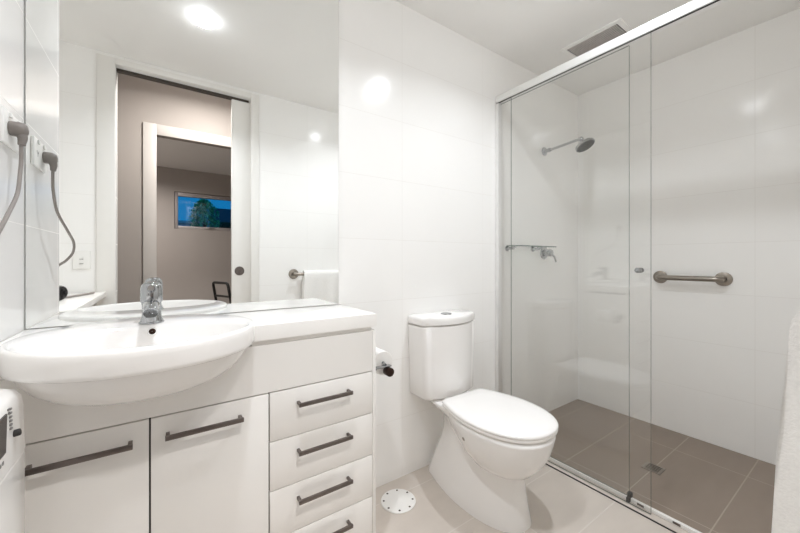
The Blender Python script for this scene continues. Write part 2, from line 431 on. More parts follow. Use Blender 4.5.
bm = new(); box(bm, 1.795, 2.055, -9.73, -9.47, 2.901, 2.96, 0.01); part('post_cap', bm, M['render'], lp)
fw = thing('garden_wall', (-0.6, -10.0, -0.02), 'low pale garden wall at the left outside the strip window', 'wall')
bm = new(); box(bm, -3.0, 1.0, -10.1, -9.9, -0.02, 2.12); part('wall_panel', bm, M['render'], fw)
bm = new(); box(bm, -3.05, 1.05, -10.15, -9.85, 2.121, 2.20, 0.01); part('coping', bm, M['render'], fw)

# chair in the far room
ch = thing('metal_chair', (0.84, -3.53, 0), 'black metal framed chair in the far room, seen in the mirror', 'chair')
R0 = Matrix.Translation((0.84, -3.53, 0)) @ Matrix.Rotation(math.radians(68.7), 4, 'Z')
def tr_pts(pts): return [R0 @ Vector(p) for p in pts]
bm = new(); tube(bm, tr_pts([(-0.175, 0.2, 0.46), (-0.175, 0.22, 0.60), (-0.175, 0.25, 0.77), (-0.165, 0.255, 0.80), (-0.14, 0.256, 0.812), (0.14, 0.256, 0.812), (0.165, 0.255, 0.80), (0.175, 0.25, 0.77), (0.175, 0.22, 0.60), (0.175, 0.2, 0.46)]), 0.017, 10)
tube(bm, tr_pts([(-0.175, 0.225, 0.64), (0.175, 0.225, 0.64)]), 0.014, 8)
part('back_frame', bm, M['chairblack'], ch)
bm = new(); box(bm, -0.22, 0.22, -0.22, 0.2, 0.43, 0.46, 0.01, mtx=R0); part('seat', bm, M['chairblack'], ch)
for sx in (-1, 1):
    for sy in (-1, 1):
        bm = new(); tube(bm, tr_pts([(sx * 0.19, sy * 0.18, 0.43), (sx * 0.21, sy * 0.2, 0.0)]), 0.013, 8); part('leg', bm, M['chairblack'], ch)

# ------------------------------------------------------------------ downlights
def downlight(x, y, label, power, group=None, CEIL=CEIL, spread=140, color=(0.955, 1, 1.055), size=0.075):
    t = thing('downlight', (x, y, CEIL), label, 'ceiling light', group)
    bm = new(); lathe(bm, [(0.036, -0.002), (0.045, -0.004), (0.052, -0.001), (0.052, -0.0002), (0.036, -0.0002)], (x, y, CEIL), (0, 0, 1), 32, cap=False); part('ring', bm, M['plastic'], t)
    bm = new(); lathe(bm, [(0.0355, -0.002), (0.034, -0.009), (0.027, -0.017), (0.015, -0.022), (0.0005, -0.024)], (x, y, CEIL), (0, 0, 1), 32, cap=False); part('lens', bm, M['lens'], t)
    lo = lamp('downlight_lamp', (x, y, CEIL - 0.026), power, size, color, spread)
    return t
downlight(0.185, -0.707, 'round recessed ceiling light above the basin, seen glowing in the mirror', DOWNLIGHT_W)
downlight(1.316, -0.76, 'round recessed ceiling light above the toilet, reflected in the wall tiles', DOWNLIGHT_W)
downlight(0.35, -1.80, 'added unseen hall ceiling light filling the cabinet fronts through the doorway', 23.0, CEIL=HC, spread=170, size=0.16, color=(1, 0.97, 0.94))  # added fill: no hall fitting is seen, lights hall and cabinet fronts
downlight(-0.4, -3.4, 'added unseen ceiling light brightening the far room', 24.0, spread=160, color=(1, 0.95, 0.92))  # added out of view to lift the far room's brightness

# ------------------------------------------------------------------ mirror
mt = thing('wall_mirror', (0.16, -0.003, 0.903), 'large frameless wall mirror above the basin reaching the ceiling', 'mirror')
bm = new(); box(bm, XL + 0.003, 0.648, -0.006, -0.001, 0.903, CEIL - 0.004)
for f in bm.faces: f.material_index = 0 if f.normal.y < -0.5 else 1
bm.normal_update()
for f in bm.faces: f.material_index = 0 if abs(f.normal.y) > 0.5 else 1
part('mirror_glass', bm, [M['mirror'], M['mirror_edge']], mt)

# ------------------------------------------------------------------ basin geometry (shared)
BX, BY, BA, BB, BZ = -0.032, -0.267, 0.266, 0.250, 0.914
def sup(a, b, n, k=72, cx=BX, cy=BY, z=0.0):
    out = []
    for i in range(k):
        t = 2 * PI * i / k; c, s = math.cos(t), math.sin(t)
        out.append(Vector((cx + a * math.copysign(abs(c) ** (2 / n), c), cy + b * math.copysign(abs(s) ** (2 / n), s), z)))
    return out
BOWL = [(0.945, 0.856), (0.93, 0.845), (0.90, 0.829), (0.84, 0.807), (0.745, 0.787), (0.61, 0.770), (0.42, 0.759), (0.20, 0.755)]

# ------------------------------------------------------------------ vanity unit
VF = -0.318
PX1 = 0.6405
va = thing('vanity_cabinet', (0.16, -0.16, 0), 'white gloss vanity cabinet with two doors and four drawers under the basin', 'vanity')
bm = new()
box(bm, XL + 0.003, XL + 0.018, VF + 0.02, -0.003, 0.066, 0.838)
box(bm, 0.265, 0.279, VF + 0.022, -0.003, 0.066, 0.70)
box(bm, XL + 0.018, PX1 - 0.002, VF + 0.022, -0.003, 0.066, 0.08)
box(bm, XL + 0.018, PX1 - 0.002, -0.012, -0.003, 0.08, 0.838)
box(bm, 0.279, PX1 - 0.002, VF + 0.022, -0.012, 0.700, 0.714)
part('carcass', bm, M['dark_gap'], va)
bm = new(); box(bm, PX1 + 0.001, PX1 + 0.0155, VF - 0.0005, -0.003, 0.0, 0.8385, 0.0015); part('side_panel', bm, M['cab'], va)
bm = new(); box(bm, XL + 0.02, PX1 - 0.002, VF + 0.04, VF + 0.055, 0.0, 0.065); part('kickboard', bm, M['cab'], va)
# fixed front panel with a curved cut for the bowl
NB = 2.05
def half_w(z):
    if z >= BOWL[0][1]: sc = BOWL[0][0]
    elif z <= BOWL[-1][1]: return 0.0
    else:
        for (s0, z0), (s1, z1) in zip(BOWL, BOWL[1:]):
            if z1 <= z <= z0: sc = s0 + (s1 - s0) * (z0 - z) / (z0 - z1); break
    b = BB * sc; dy = abs(VF + 0.004 - BY)
    return 0.0 if dy >= b else BA * sc * (1 - (dy / b) ** NB) ** (1 / NB)
zs = [0.8385, 0.83, 0.82, 0.81, 0.80, 0.79, 0.78, 0.771, 0.764, 0.762, 0.758, 0.7565]
lf = [(max(BX - half_w(z) * 0.985, XL + 0.008), z) for z in zs]; rt = [(BX + half_w(z) * 0.985, z) for z in zs]
poly = [(XL + 0.003, 0.6895), (PX1 - 0.0005, 0.6895), (PX1 - 0.0005, 0.8385)] + rt + list(reversed(lf)) + [(XL + 0.003, 0.8385)]
bm = new(); prism(bm, poly, 1, VF, VF + 0.018); part('front_panel', bm, M['cab'], va)
bm = new(); box(bm, XL + 0.004, -0.275, VF + 0.007, VF + 0.02, 0.8390, 0.8525); part('shadow_rail', bm, M['cab'], va)
bm = new(); box(bm, 0.2225, PX1 - 0.001, VF + 0.007, VF + 0.02, 0.8390, 0.8525); part('shadow_rail', bm, M['cab'], va)

def bar_handle(p, x0, x1, z):
    bm = new(); y = VF - 0.001
    box(bm, x0 - 0.0045, x0 + 0.0045, y - 0.028, y, z - 0.0045, z + 0.0045, 0.001)
    box(bm, x1 - 0.0045, x1 + 0.0045, y - 0.028, y, z - 0.0045, z + 0.0045, 0.001)
    box(bm, x0 - 0.006, x1 + 0.006, y - 0.033, y - 0.024, z - 0.006, z + 0.006, 0.001)
    part('handle', bm, M['handle'], p, 'slim dark nickel bar handle')
for x0, x1, hx0, hx1 in ((XL + 0.004, -0.0285, -0.244, -0.066), (-0.0245, 0.2705, 0.012, 0.188)):
    bm = new(); box(bm, x0, x1, VF, VF + 0.018, 0.068, 0.6855, 0.0012)
    dr = part('door', bm, M['cab'], va); bar_handle(dr, hx0, hx1, 0.638)
for k in range(4):
    zt = 0.6855 - 0.1545 * k; zb = zt - 0.1518
    bm = new(); box(bm, 0.2745, PX1 - 0.0005, VF, VF + 0.018, max(zb, .068), zt, 0.0012)
    dr = part('drawer', bm, M['cab'], va); bar_handle(dr, 0.362, 0.539, zt - 0.047)

# worktop (notched for the basin)
WF = -0.322
e_ = [(BX + BA * 0.955 * math.cos(t), BY + BB * 0.955 * math.sin(t)) for t in [2 * PI * i / 160 for i in range(160)]]
back = [p for p in e_ if p[1] > WF]          # clockwise from right front round the back to left front
back.sort(key=lambda p: -math.atan2(p[1] - BY, p[0] - BX) if True else 0)
back = [p for p in back if p[1] > WF]
back.sort(key=lambda p: math.atan2(p[1] - BY, p[0] - BX))     # right-front -> back -> left
lft = [p for p in back if math.atan2(p[1] - BY, p[0] - BX) < -PI / 2]; rgt = [p for p in back if math.atan2(p[1] - BY, p[0] - BX) >= -PI / 2]
arc = rgt + lft                               # counter-clockwise right front -> back -> left front
poly = [(XL + 0.003, -0.007), (XL + 0.003, WF), (arc[-1][0], WF)] + list(reversed(arc)) + [(arc[0][0], WF), (0.657, WF), (0.657, -0.007)]
bm = new()
prism(bm, poly, 2, 0.8530, 0.9005)
bmesh.ops.bevel(bm, geom=[e for e in bm.edges if all(abs(v.co.z - 0.9005) < 1e-5 for v in e.verts) and all(v.co.x > 0.65 or v.co.y < WF + 1e-4 for v in e.verts)], offset=0.002, segments=2, profile=0.5, affect='EDGES')
wt = link('worktop', bm, M['top'], loc=(0.15, -0.16, 0.853)); tag(wt, 'white worktop with thick square edge on the vanity, cut around the basin', 'worktop')

# basin
bs = thing('basin', (BX, BY, BZ), 'white oval ceramic basin overhanging the front of the vanity', 'basin')
bm = new()
n = NB
rings = []
for sc_, z in reversed(BOWL): rings.append(sup(BA * sc_, BB * sc_, n, z=z))
rings += [sup(BA * 0.985, BB * 0.985, n, z=0.8555), sup(BA * 0.998, BB * 0.998, n, z=0.8580), sup(BA * 1.002, BB * 1.002, n, z=0.8660), sup(BA * 1.002, BB * 1.002, n, z=0.8950), sup(BA * 0.998, BB * 0.998, n, z=0.9060), sup(BA * 0.988, BB * 0.988, n, z=0.9118), sup(BA * 0.97, BB * 0.97, n, z=0.9138)]
# inner bowl: shifted forward so that a tap deck stays at the back
inn = [(0.885, 0.585, -0.080, 0.9135), (0.875, 0.575, -0.081, 0.9110), (0.86, 0.56, -0.081, 0.9030), (0.825, 0.53, -0.082, 0.8780), (0.75, 0.475, -0.083, 0.8440), (0.6, 0.38, -0.084, 0.8140), (0.36, 0.24, -0.085, 0.7960), (0.1, 0.08, -0.085, 0.7900)]
for sa, sb, dy, z in inn: rings.append(sup(BA * sa, BB * sb, n, cy=BY + dy, z=z))
loft(bm, rings)
part('bowl', bm, M['ceramic'], bs, sharp=60)
# overflow hole and waste
OY = BY - 0.081 + BB * 0.551
OZ2 = 0.895
bm = new(); lathe(bm, [(0.0005, 0.002), (0.0085, 0.002), (0.0085, 0.0045), (0.011, 0.005), (0.012, 0.002), (0.012, 0.0)], (-0.0235, OY, OZ2), (0, -1, 0.3), 24, cap=False)
for f in bm.faces: f.material_index = 1
lathe(bm, [(0.0005, 0.0), (0.0088, 0.0), (0.0088, 0.0040), (0.0005, 0.0040)], (-0.0235, OY - 0.0004, OZ2), (0, -1, 0.3), 20, mi=0, cap=False)
part('overflow', bm, [M['dark_metal'], M['ceramic']], bs, 'dark overflow hole')
bm = new(); lathe(bm, [(0.0005, 0.006), (0.018, 0.006), (0.022, 0.003), (0.022, -0.002)], (BX, BY - 0.085, 0.791), (0, 0, 1), 24, cap=False); part('waste', bm, M['chrome'], bs, 'chrome waste')

# tap
TX, TY, TZ = -0.026, -0.165, 0.9142
tp = thing('basin_tap', (TX, TY, TZ), 'short chrome mixer tap on the back of the basin', 'tap')
bm = new(); lathe(bm, [(0.0005, 0), (0.031, 0), (0.0315, 0.003), (0.028, 0.008), (0.0245, 0.018), (0.023, 0.035), (0.0235, 0.05), (0.025, 0.062), (0.0005, 0.062)], (TX, TY, TZ), n=36, cap=False); part('tap_body', bm, M['chrome'], tp)
bm = new(); tube(bm, [(TX, TY, TZ + 0.045), (TX, TY - 0.04, TZ + 0.055), (TX, TY - 0.085, TZ + 0.052), (TX, TY - 0.108, TZ + 0.042)], (0.0215, 0.0165), 20, 6)
lathe(bm, [(0.0005, 0), (0.0115, 0), (0.012, 0.012), (0.0005, 0.012)], (TX, TY - 0.098, TZ + 0.018), (0, 0, 1), 20, cap=False)
part('spout', bm, M['chrome'], tp, sharp=50)
bm = new(); lathe(bm, [(0.0005, 0), (0.0265, 0), (0.0275, 0.004), (0.0275, 0.038), (0.0255, 0.049), (0.019, 0.0565), (0.009, 0.0595), (0.0005, 0.060)], (TX, TY, TZ + 0.0615), (0, 0, 1), 36, cap=False)
tube(bm, [(TX, TY - 0.015, TZ + 0.098), (TX, TY - 0.045, TZ + 0.104), (TX, TY - 0.066, TZ + 0.107)], (0.011, 0.008), 12, 5)
part('tap_lever', bm, M['chrome'], tp, sharp=50)

# ------------------------------------------------------------------ toilet
CX = 1.220
to = thing('toilet', (CX, -0.3, 0), 'white close coupled toilet with the lid down, standing against the tiled wall', 'toilet')
def egg(yb, hb, ym, hm, yf, z, k=16, nf=2.25):
    """outline, symmetric in x: back edge half width hb at yb, widest hm at ym, round nose at yf"""
    R = []
    rc = min(hb * 0.6, 0.03)
    half = [(0.0, yb), (hb - rc, yb), (hb - rc * 0.3, yb - rc * 0.3), (hb, yb - rc)]
    for i in range(1, 9):
        t = i / 8; s = math.sin(t * PI / 2)
        half.append((hb + (hm - hb) * s, yb - rc + (ym - yb + rc) * t))
    for i in range(1, k + 1):
        t = PI / 2 * i / k
        half.append((hm * max(math.cos(t), 0) ** (2 / nf), ym + (yf - ym) * math.sin(t) ** (2 / nf)))
    half[-1] = (0.0, yf)
    pts = [Vector((CX + x, y, z)) for x, y in half] + [Vector((CX - x, y, z)) for x, y in reversed(half[1:-1])]
    return pts
bm = new()
loft(bm, [egg(*a) for a in ((-0.018, 0.080, -0.32, 0.130, -0.572, 0.0), (-0.019, 0.078, -0.32, 0.129, -0.570, 0.012), (-0.030, 0.066, -0.32, 0.119, -0.560, 0.06), (-0.050, 0.050, -0.31, 0.108, -0.550, 0.13), (-0.080, 0.042, -0.31, 0.102, -0.545, 0.20), (-0.100, 0.040, -0.31, 0.103, -0.544, 0.27), (-0.105, 0.045, -0.31, 0.106, -0.54, 0.315), (-0.098, 0.070, -0.30, 0.116, -0.53, 0.355), (-0.080, 0.106, -0.28, 0.126, -0.50, 0.378), (-0.072, 0.115, -0.27, 0.130, -0.46, 0.392), (-0.072, 0.115, -0.26, 0.130, -0.45, 0.398), (-0.076, 0.111, -0.26, 0.126, -0.445, 0.4015))])
part('pedestal', bm, M['ceramic'], to, sharp=60)
bm = new()
loft(bm, [egg(*a) for a in ((-0.36, 0.02, -0.44, 0.05, -0.51, 0.196), (-0.31, 0.04, -0.44, 0.088, -0.556, 0.206), (-0.27, 0.06, -0.44, 0.120, -0.592, 0.228), (-0.235, 0.08, -0.43, 0.147, -0.624, 0.266), (-0.21, 0.10, -0.43, 0.164, -0.648, 0.313), (-0.20, 0.112, -0.425, 0.173, -0.661, 0.358), (-0.195, 0.118, -0.425, 0.177, -0.667, 0.385), (-0.195, 0.118, -0.425, 0.177, -0.667, 0.392), (-0.2, 0.110, -0.425, 0.169, -0.659, 0.397))])
part('bowl', bm, M['ceramic'], to, sharp=60)
def slab(levels, m, name):
    bm = new(); loft(bm, [[p + Vector((dx, 0, 0)) for p in egg(*a)] for a, dx in levels]); part(name, bm, m, to, sharp=50)
def lv(o, z): return [(-0.186 - o, 0.146 - o, -0.415, 0.191 - o, -0.666 + o, z - 0.012), 0.014]
slab([lv(0.006, 0.4155), lv(0.001, 0.4175), lv(0, 0.421), lv(0, 0.426), lv(0.003, 0.4295)], M['seat'], 'seat')
slab([lv(0.002, 0.4315), lv(-0.001, 0.4335), lv(-0.001, 0.438), lv(0.003, 0.4425), lv(0.012, 0.446), lv(0.03, 0.449), lv(0.07, 0.4515)], M['seat'], 'lid')
for sx in (-1, 1):
    bm = new(); cyl(bm, (CX + sx * 0.075, -0.182, 0.4035), (CX + sx * 0.075, -0.182, 0.424), 0.014, n=18, bev=0.003); part('hinge', bm, M['seat'], to)
bm = new()
for yy in (-0.33,):
    lathe(bm, [(0.0005, 0.004), (0.007, 0.004), (0.009, 0.001), (0.009, -0.004)], (CX - 0.1605, -0.375, 0.335), (-1, 0, -0.35), 16, cap=False)
part('bolt_cap', bm, M['steel'], to)
# cistern
def cis(hw, yf, z, o=0.0, k=14):
    half = [(0.0, -0.003 - o * 0), (hw - o, -0.003)]
    ye = -0.105
    half.append((hw - o, ye * 0.5))
    half.append((hw - o, ye))
    for i in range(1, 5):      # soft corner
        t = i / 4 * PI / 2
        half.append((hw - o - 0.035 * (1 - math.cos(t)), ye - 0.028 * math.sin(t)))
    x0, y0 = half[-1]
    for i in range(1, k + 1):
        t = i / k
        half.append((x0 * (1 - t), y0 + (yf + o - y0) * (1 - (1 - t) ** 2)))
    return [Vector((CX + x, y, z)) for x, y in half] + [Vector((CX - x, y, z)) for x, y in reversed(half[1:-1])]
bm = new()
loft(bm, [cis(0.158, -0.152, 0.412), cis(0.167, -0.161, 0.4145), cis(0.172, -0.166, 0.421), cis(0.174, -0.168, 0.50), cis(0.179, -0.170, 0.62), cis(0.182, -0.172, 0.768), cis(0.172, -0.162, 0.771)])
part('cistern', bm, M['ceramic'], to, sharp=50)
bm = new()
loft(bm, [cis(0.172, -0.162, 0.7755), cis(0.183, -0.175, 0.7785), cis(0.185, -0.177, 0.800), cis(0.184, -0.176, 0.809), cis(0.180, -0.172, 0.8145), cis(0.172, -0.164, 0.818)])
cl = part('cistern_lid', bm, M['ceramic'], to, sharp=50)
bm = new(); lathe(bm, [(0.0005, 0.0045), (0.020, 0.0045), (0.021, 0.003), (0.0225, 0.0045), (0.027, 0.004), (0.029, 0.0)], (CX, -0.088, 0.8182), (0, 0, 1), 30, cap=False); part('flush_button', bm, M['chrome'], cl, 'round chrome flush button')

# ------------------------------------------------------------------ shower screen
SX = 1.73
ss = thing('shower_screen', (SX, -0.7, 0), 'clear glass sliding shower screen with a polished aluminium frame', 'shower screen')
bm = new(); box(bm, SX - 0.018, SX + 0.026, YD + 0.002, -0.002, 2.080, 2.122, 0.002); part('top_rail', bm, M['alu'], ss)
bm = new(); box(bm, SX - 0.013, SX - 0.005, YD + 0.002, -0.002, 2.0775, 2.0795); part('track_seal', bm, M['rubber'], ss)
bm = new(); box(bm, SX - 0.018, SX + 0.012, -0.026, -0.001, 0.021, 2.075, 0.002); box(bm, SX + 0.013, SX + 0.030, -0.014, -0.001, 0.021, 2.075, 0.001); part('wall_channel', bm, M['alu'], ss)
bm = new(); box(bm, SX - 0.018, SX + 0.030, YD + 0.001, YD + 0.024, 0.021, 2.075, 0.002); part('wall_channel', bm, M['alu'], ss)
bm = new(); box(bm, SX - 0.031, SX + 0.0110, YD + 0.001, -0.001, 0.0005, 0.006, 0.001); part('sill', bm, M['floor_tile'], ss, 'tile coloured strip in front of the track')
bm = new(); box(bm, SX - 0.036, SX - 0.0315, YD + 0.001, -0.001, 0.0005, 0.0045); part('sill_joint', bm, M['rubber'], ss, 'dark joint line')
bm = new(); box(bm, SX + 0.0115, SX + 0.027, YD + 0.001, -0.001, 0.0005, 0.020, 0.002); part('bottom_track', bm, M['plastic'], ss, 'white bottom track')
def pane(name, x0, x1, y0, y1, z0, z1):
    bm = new(); box(bm, x0, x1, y0, y1, z0, z1)
    bm.normal_update()
    for f in bm.faces: f.material_index = 0 if abs(f.normal.x) > 0.5 else 1
    return part(name, bm, [M['glass'], M['gedge']], ss)
pane('fixed_panel', SX + 0.018, SX + 0.024, -0.735, -0.015, 0.0205, 2.0795)
sl = pane('sliding_panel', SX - 0.012, SX - 0.006, -0.83, -0.114, 0.009, 2.0772)
bm = new(); lathe(bm, [(0.0005, 0.0), (0.011, 0.0), (0.011, 0.008), (0.008, 0.012), (0.0105, 0.020), (0.012, 0.028), (0.010, 0.033), (0.0005, 0.034)], (SX - 0.0122, -0.79, 1.055), (-1, 0, 0), 22, cap=False)
lathe(bm, [(0.0005, 0.0), (0.011, 0.0), (0.011, 0.008), (0.0085, 0.011), (0.0005, 0.012)], (SX - 0.0058, -0.79, 1.055), (1, 0, 0), 22, cap=False)
part('knob', bm, M['chrome'], sl, 'small round chrome knob')
bm = new(); box(bm, SX + 0.012, SX + 0.030, -0.746, -0.730, 0.0205, 0.042, 0.002); box(bm, SX - 0.004, SX + 0.0105, -0.746, -0.731, 0.0065, 0.026, 0.002); part('floor_guide', bm, M['rubber'], ss, 'small black glass guide')
for y in (-0.774, -0.904):
    bm = new(); box(bm, SX + 0.0095, SX + 0.0113, y - 0.022, y + 0.004, 0.008, 0.017, 0.0005); part('drain_slot', bm, M['handle'], ss, 'dark slot in the bottom track')

# ------------------------------------------------------------------ shower fittings
sh = thing('overhead_shower', (2.24, -0.003, 1.88), 'round chrome shower head on a straight wall arm', 'shower head')
bm = new(); lathe(bm, [(0.0005, 0), (0.03, 0), (0.031, 0.004), (0.025, 0.009), (0.014, 0.014), (0.012, 0.03), (0.014, 0.034), (0.014, 0.05), (0.0005, 0.05)], (2.24, -0.001, 1.875), (0, -1, 0), 28, cap=False); part('wall_flange', bm, M['chrome'], sh)
bm = new(); tube(bm, [(2.24, -0.045, 1.875), (2.24, -0.10, 1.878), (2.24, -0.245, 1.889), (2.24, -0.262, 1.886)], 0.0085, 14); part('arm', bm, M['chrome'], sh)
ax = Vector((0.01, -0.47, -0.87)).normalized()
bm = new(); lathe(bm, [(0.0005, -0.018), (0.010, -0.016), (0.015, -0.006), (0.015, 0.004), (0.010, 0.013), (0.012, 0.018), (0.018, 0.024), (0.046, 0.036), (0.058, 0.042), (0.060, 0.047), (0.060, 0.056), (0.055, 0.058)], Vector((2.24, -0.265, 1.885)), ax, 36, cap=False); part('rose', bm, M['chrome'], sh)
bm = new(); lathe(bm, [(0.0005, 0.0575), (0.0545, 0.0575), (0.0545, 0.0595), (0.0005, 0.0605)], Vector((2.24, -0.265, 1.885)), ax, 36, cap=False)
a_, b2 = frame_of(ax)
for rr, cnt in ((0.012, 6), (0.024, 12), (0.036, 18), (0.047, 24)):
    for i in range(cnt):
        t = 2 * PI * i / cnt; c = Vector((2.24, -0.265, 1.885)) + ax * 0.0598 + a_ * (rr * math.cos(t)) + b2 * (rr * math.sin(t))
        cyl(bm, c, c + ax * 0.003, 0.0018, 0.0012, 6)
part('spray_face', bm, M['nozzle'], sh, 'dark grey spray face')

mx_ = thing('shower_mixer', (2.235, -0.003, 1.155), 'chrome shower mixer with a round plate below the glass shelf', 'mixer tap')
bm = new(); lathe(bm, [(0.0005, 0), (0.044, 0), (0.045, 0.003), (0.042, 0.006), (0.026, 0.008), (0.0005, 0.008)], (2.235, -0.001, 1.15), (0, -1, 0), 36, cap=False); part('cover_plate', bm, M['chrome'], mx_)
bm = new(); lathe(bm, [(0.0005, 0), (0.024, 0), (0.025, 0.03), (0.026, 0.044), (0.022, 0.053), (0.0005, 0.055)], (2.235, -0.0095, 1.15), (0, -1, 0), 32, cap=False)
tube(bm, [(2.245, -0.055, 1.143), (2.268, -0.064, 1.118), (2.278, -0.068, 1.085)], (0.008, 0.006), 12, 5); part('lever', bm, M['chrome'], mx_, sharp=50)

gs = thing('glass_shelf', (1.99, -0.06, 1.18), 'small clear glass shelf on two chrome wall brackets in the shower', 'shelf')
bm = new(); prism(bm, rounded_rect(0.42, 0.105, 0.02, 5, 2.0, -0.068), 2, 1.186, 1.192)
bm.normal_update()
for f in bm.faces: f.material_index = 0 if abs(f.normal.z) > 0.5 else 1
part('shelf_glass', bm, [M['shelfglass'], M['shelfedge']], gs)
for x in (1.825, 2.10):
    bm = new(); lathe(bm, [(0.0005, 0), (0.017, 0), (0.017, 0.006), (0.009, 0.01), (0.008, 0.055), (0.0005, 0.057)], (x, -0.001, 1.1745), (0, -1, 0), 22, cap=False); box(bm, x - 0.008, x + 0.008, -0.07, -0.04, 1.176, 1.1855, 0.002); part('bracket', bm, M['chrome'], gs)

gb = thing('grab_bar', (XR, -0.7, 0.988), 'satin steel grab bar on the white end wall of the shower', 'grab bar')
xb = XR - 0.062
bm = new(); tube(bm, [(XR - 0.008, -0.548, 0.988), (XR - 0.035, -0.548, 0.988), (xb + 0.008, -0.556, 0.988), (xb, -0.58, 0.988), (xb, -0.70, 0.988), (xb, -0.825, 0.988), (xb + 0.008, -0.849, 0.988), (XR - 0.035, -0.857, 0.988), (XR - 0.008, -0.857, 0.988)], 0.016, 20, 6); part('bar', bm, M['steel'], gb, sharp=60)
for y in (-0.548, -0.857):
    bm = new(); lathe(bm, [(0.0005, 0), (0.040, 0), (0.041, 0.003), (0.039, 0.008), (0.030, 0.011), (0.018, 0.012)], (XR - 0.001, y, 0.988), (-1, 0, 0), 32, cap=False); part('flange', bm, M['steel'], gb)

# floor drain
fd = thing('floor_drain', (2.12, -0.70, 0.0), 'square metal floor drain in the shower floor', 'drain')
Rd = Matrix.Translation((2.13, -0.70, 0)) @ Matrix.Scale(0.85, 4)
bm = new(); 
for (a, b_, c, d_) in ((-.05, .05, -.05, -.036), (-.05, .05, .036, .05), (-.05, -.036, -.036, .036), (.036, .05, -.036, .036)): box(bm, a, b_, c, d_, 0.0005, 0.003, mtx=Rd)
part('drain_frame', bm, M['steel'], fd)
bm = new(); box(bm, -.0355, .0355, -.0355, .0355, 0.0004, 0.0012, mtx=Rd); part('drain_well', bm, M['ventdark'], fd)
bm = new()
for k in range(4): box(bm, -.031 + .017 * k, -.022 + .017 * k, -.0355, .0355, 0.0014, 0.0028, mtx=Rd)
part('drain_grate', bm, M['steel'], fd)

# white floor cover disc
fc = thing('floor_cover', (0.884, -0.134, 0), 'white round floor waste cover with a ring of holes beside the vanity', 'drain')
bm = new(); lathe(bm, [(0.0005, 0.0), (0.079, 0.0), (0.08, 0.002), (0.077, 0.0045), (0.0005, 0.006)], (0.884, -0.134, 0.0005), (0, 0, 1), 48, cap=False); part('cover_plate', bm, M['plastic'], fc)
for k in range(8):
    t = 2 * PI * (k + 0.35) / 8; bm = new(); lathe(bm, [(0.0005, 0.0008), (0.0042, 0.0008), (0.005, 0.0)], (0.884 + 0.066 * math.cos(t), -0.134 + 0.066 * math.sin(t), 0.0053), (0, 0, 1), 10, cap=False); part('screw_hole', bm, M['dark_metal'], fc)

# ceiling vent
vt = thing('ceiling_vent', (2.12, -0.42, CEIL), 'grey slatted exhaust vent in the ceiling just inside the shower screen', 'vent')
vx0, vx1, vy0, vy1 = 2.045, 2.245, -0.56, -0.275
bm = new()
for (a, b_, c, d_) in ((vx0 - .03, vx1 + .03, vy0 - .03, vy0), (vx0 - .03, vx1 + .03, vy1, vy1 + .03), (vx0 - .03, vx0, vy0, vy1), (vx1, vx1 + .03, vy0, vy1)): box(bm, a, b_, c, d_, CEIL - 0.008, CEIL - 0.0005, 0.002)
part('vent_frame', bm, M['paint'], vt)
bm = new(); box(bm, vx0, vx1, vy0, vy1, CEIL - 0.0015, CEIL - 0.0005); part('vent_backing', bm, M['ventdark'], vt)
bm = new(); k = 0; y = vy0 + 0.006
while y < vy1 - 0.004:
    box(bm, vx0, vx1, y, y + 0.0055, CEIL - 0.0075, CEIL - 0.002); y += 0.0095
part('vent_slats', bm, M['grille'], vt)

# ------------------------------------------------------------------ toilet roll on the vanity side
rh = thing('roll_holder', (0.69, -0.26, 0.68), 'chrome toilet roll holder with a dark round end on the side of the vanity', 'roll holder')
RXC, RZ = 0.732, 0.684
SPX = PX1 + 0.0160
bm = new(); lathe(bm, [(0.0005, 0), (0.020, 0), (0.020, 0.004), (0.010, 0.007), (0.008, 0.03)], (SPX, -0.268, 0.676), (1, 0, 0), 20, cap=False); box(bm, SPX + 0.01, 0.752, -0.279, -0.257, 0.6745, 0.6805, 0.001); part('arm', bm, M['chrome'], rh)
bm = new(); tube(bm, [(RXC, -0.266, 0.681), (RXC, -0.256, RZ - .001), (RXC, -0.24, RZ), (RXC, -0.13, RZ)], 0.0055, 12); part('spindle', bm, M['chrome'], rh)
bm = new(); cyl(bm, (RXC + 0.008, -0.292, 0.656), (RXC + 0.008, -0.258, 0.656), 0.0175, n=24, bev=0.003); part('end_knob', bm, M['dark_metal'], rh, 'dark round end knob')
tr_ = thing('toilet_roll', (RXC, -0.19, RZ), 'white toilet paper roll on the holder at the side of the vanity', 'toilet roll')
bm = new(); lathe(bm, [(0.009, 0), (0.045, 0), (0.047, 0.002), (0.047, 0.103), (0.045, 0.105), (0.009, 0.105), (0.009, 0)], (RXC, -0.142, RZ), (0, -1, 0), 36, cap=False); part('paper', bm, M['paper'], tr_)
bm = new(); lathe(bm, [(0.0089, 0.001), (0.0089, 0.104), (0.0065, 0.104), (0.0065, 0.001), (0.0089, 0.001)], (RXC, -0.142, RZ), (0, -1, 0), 28, cap=False); part('core', bm, M['paper'], tr_)

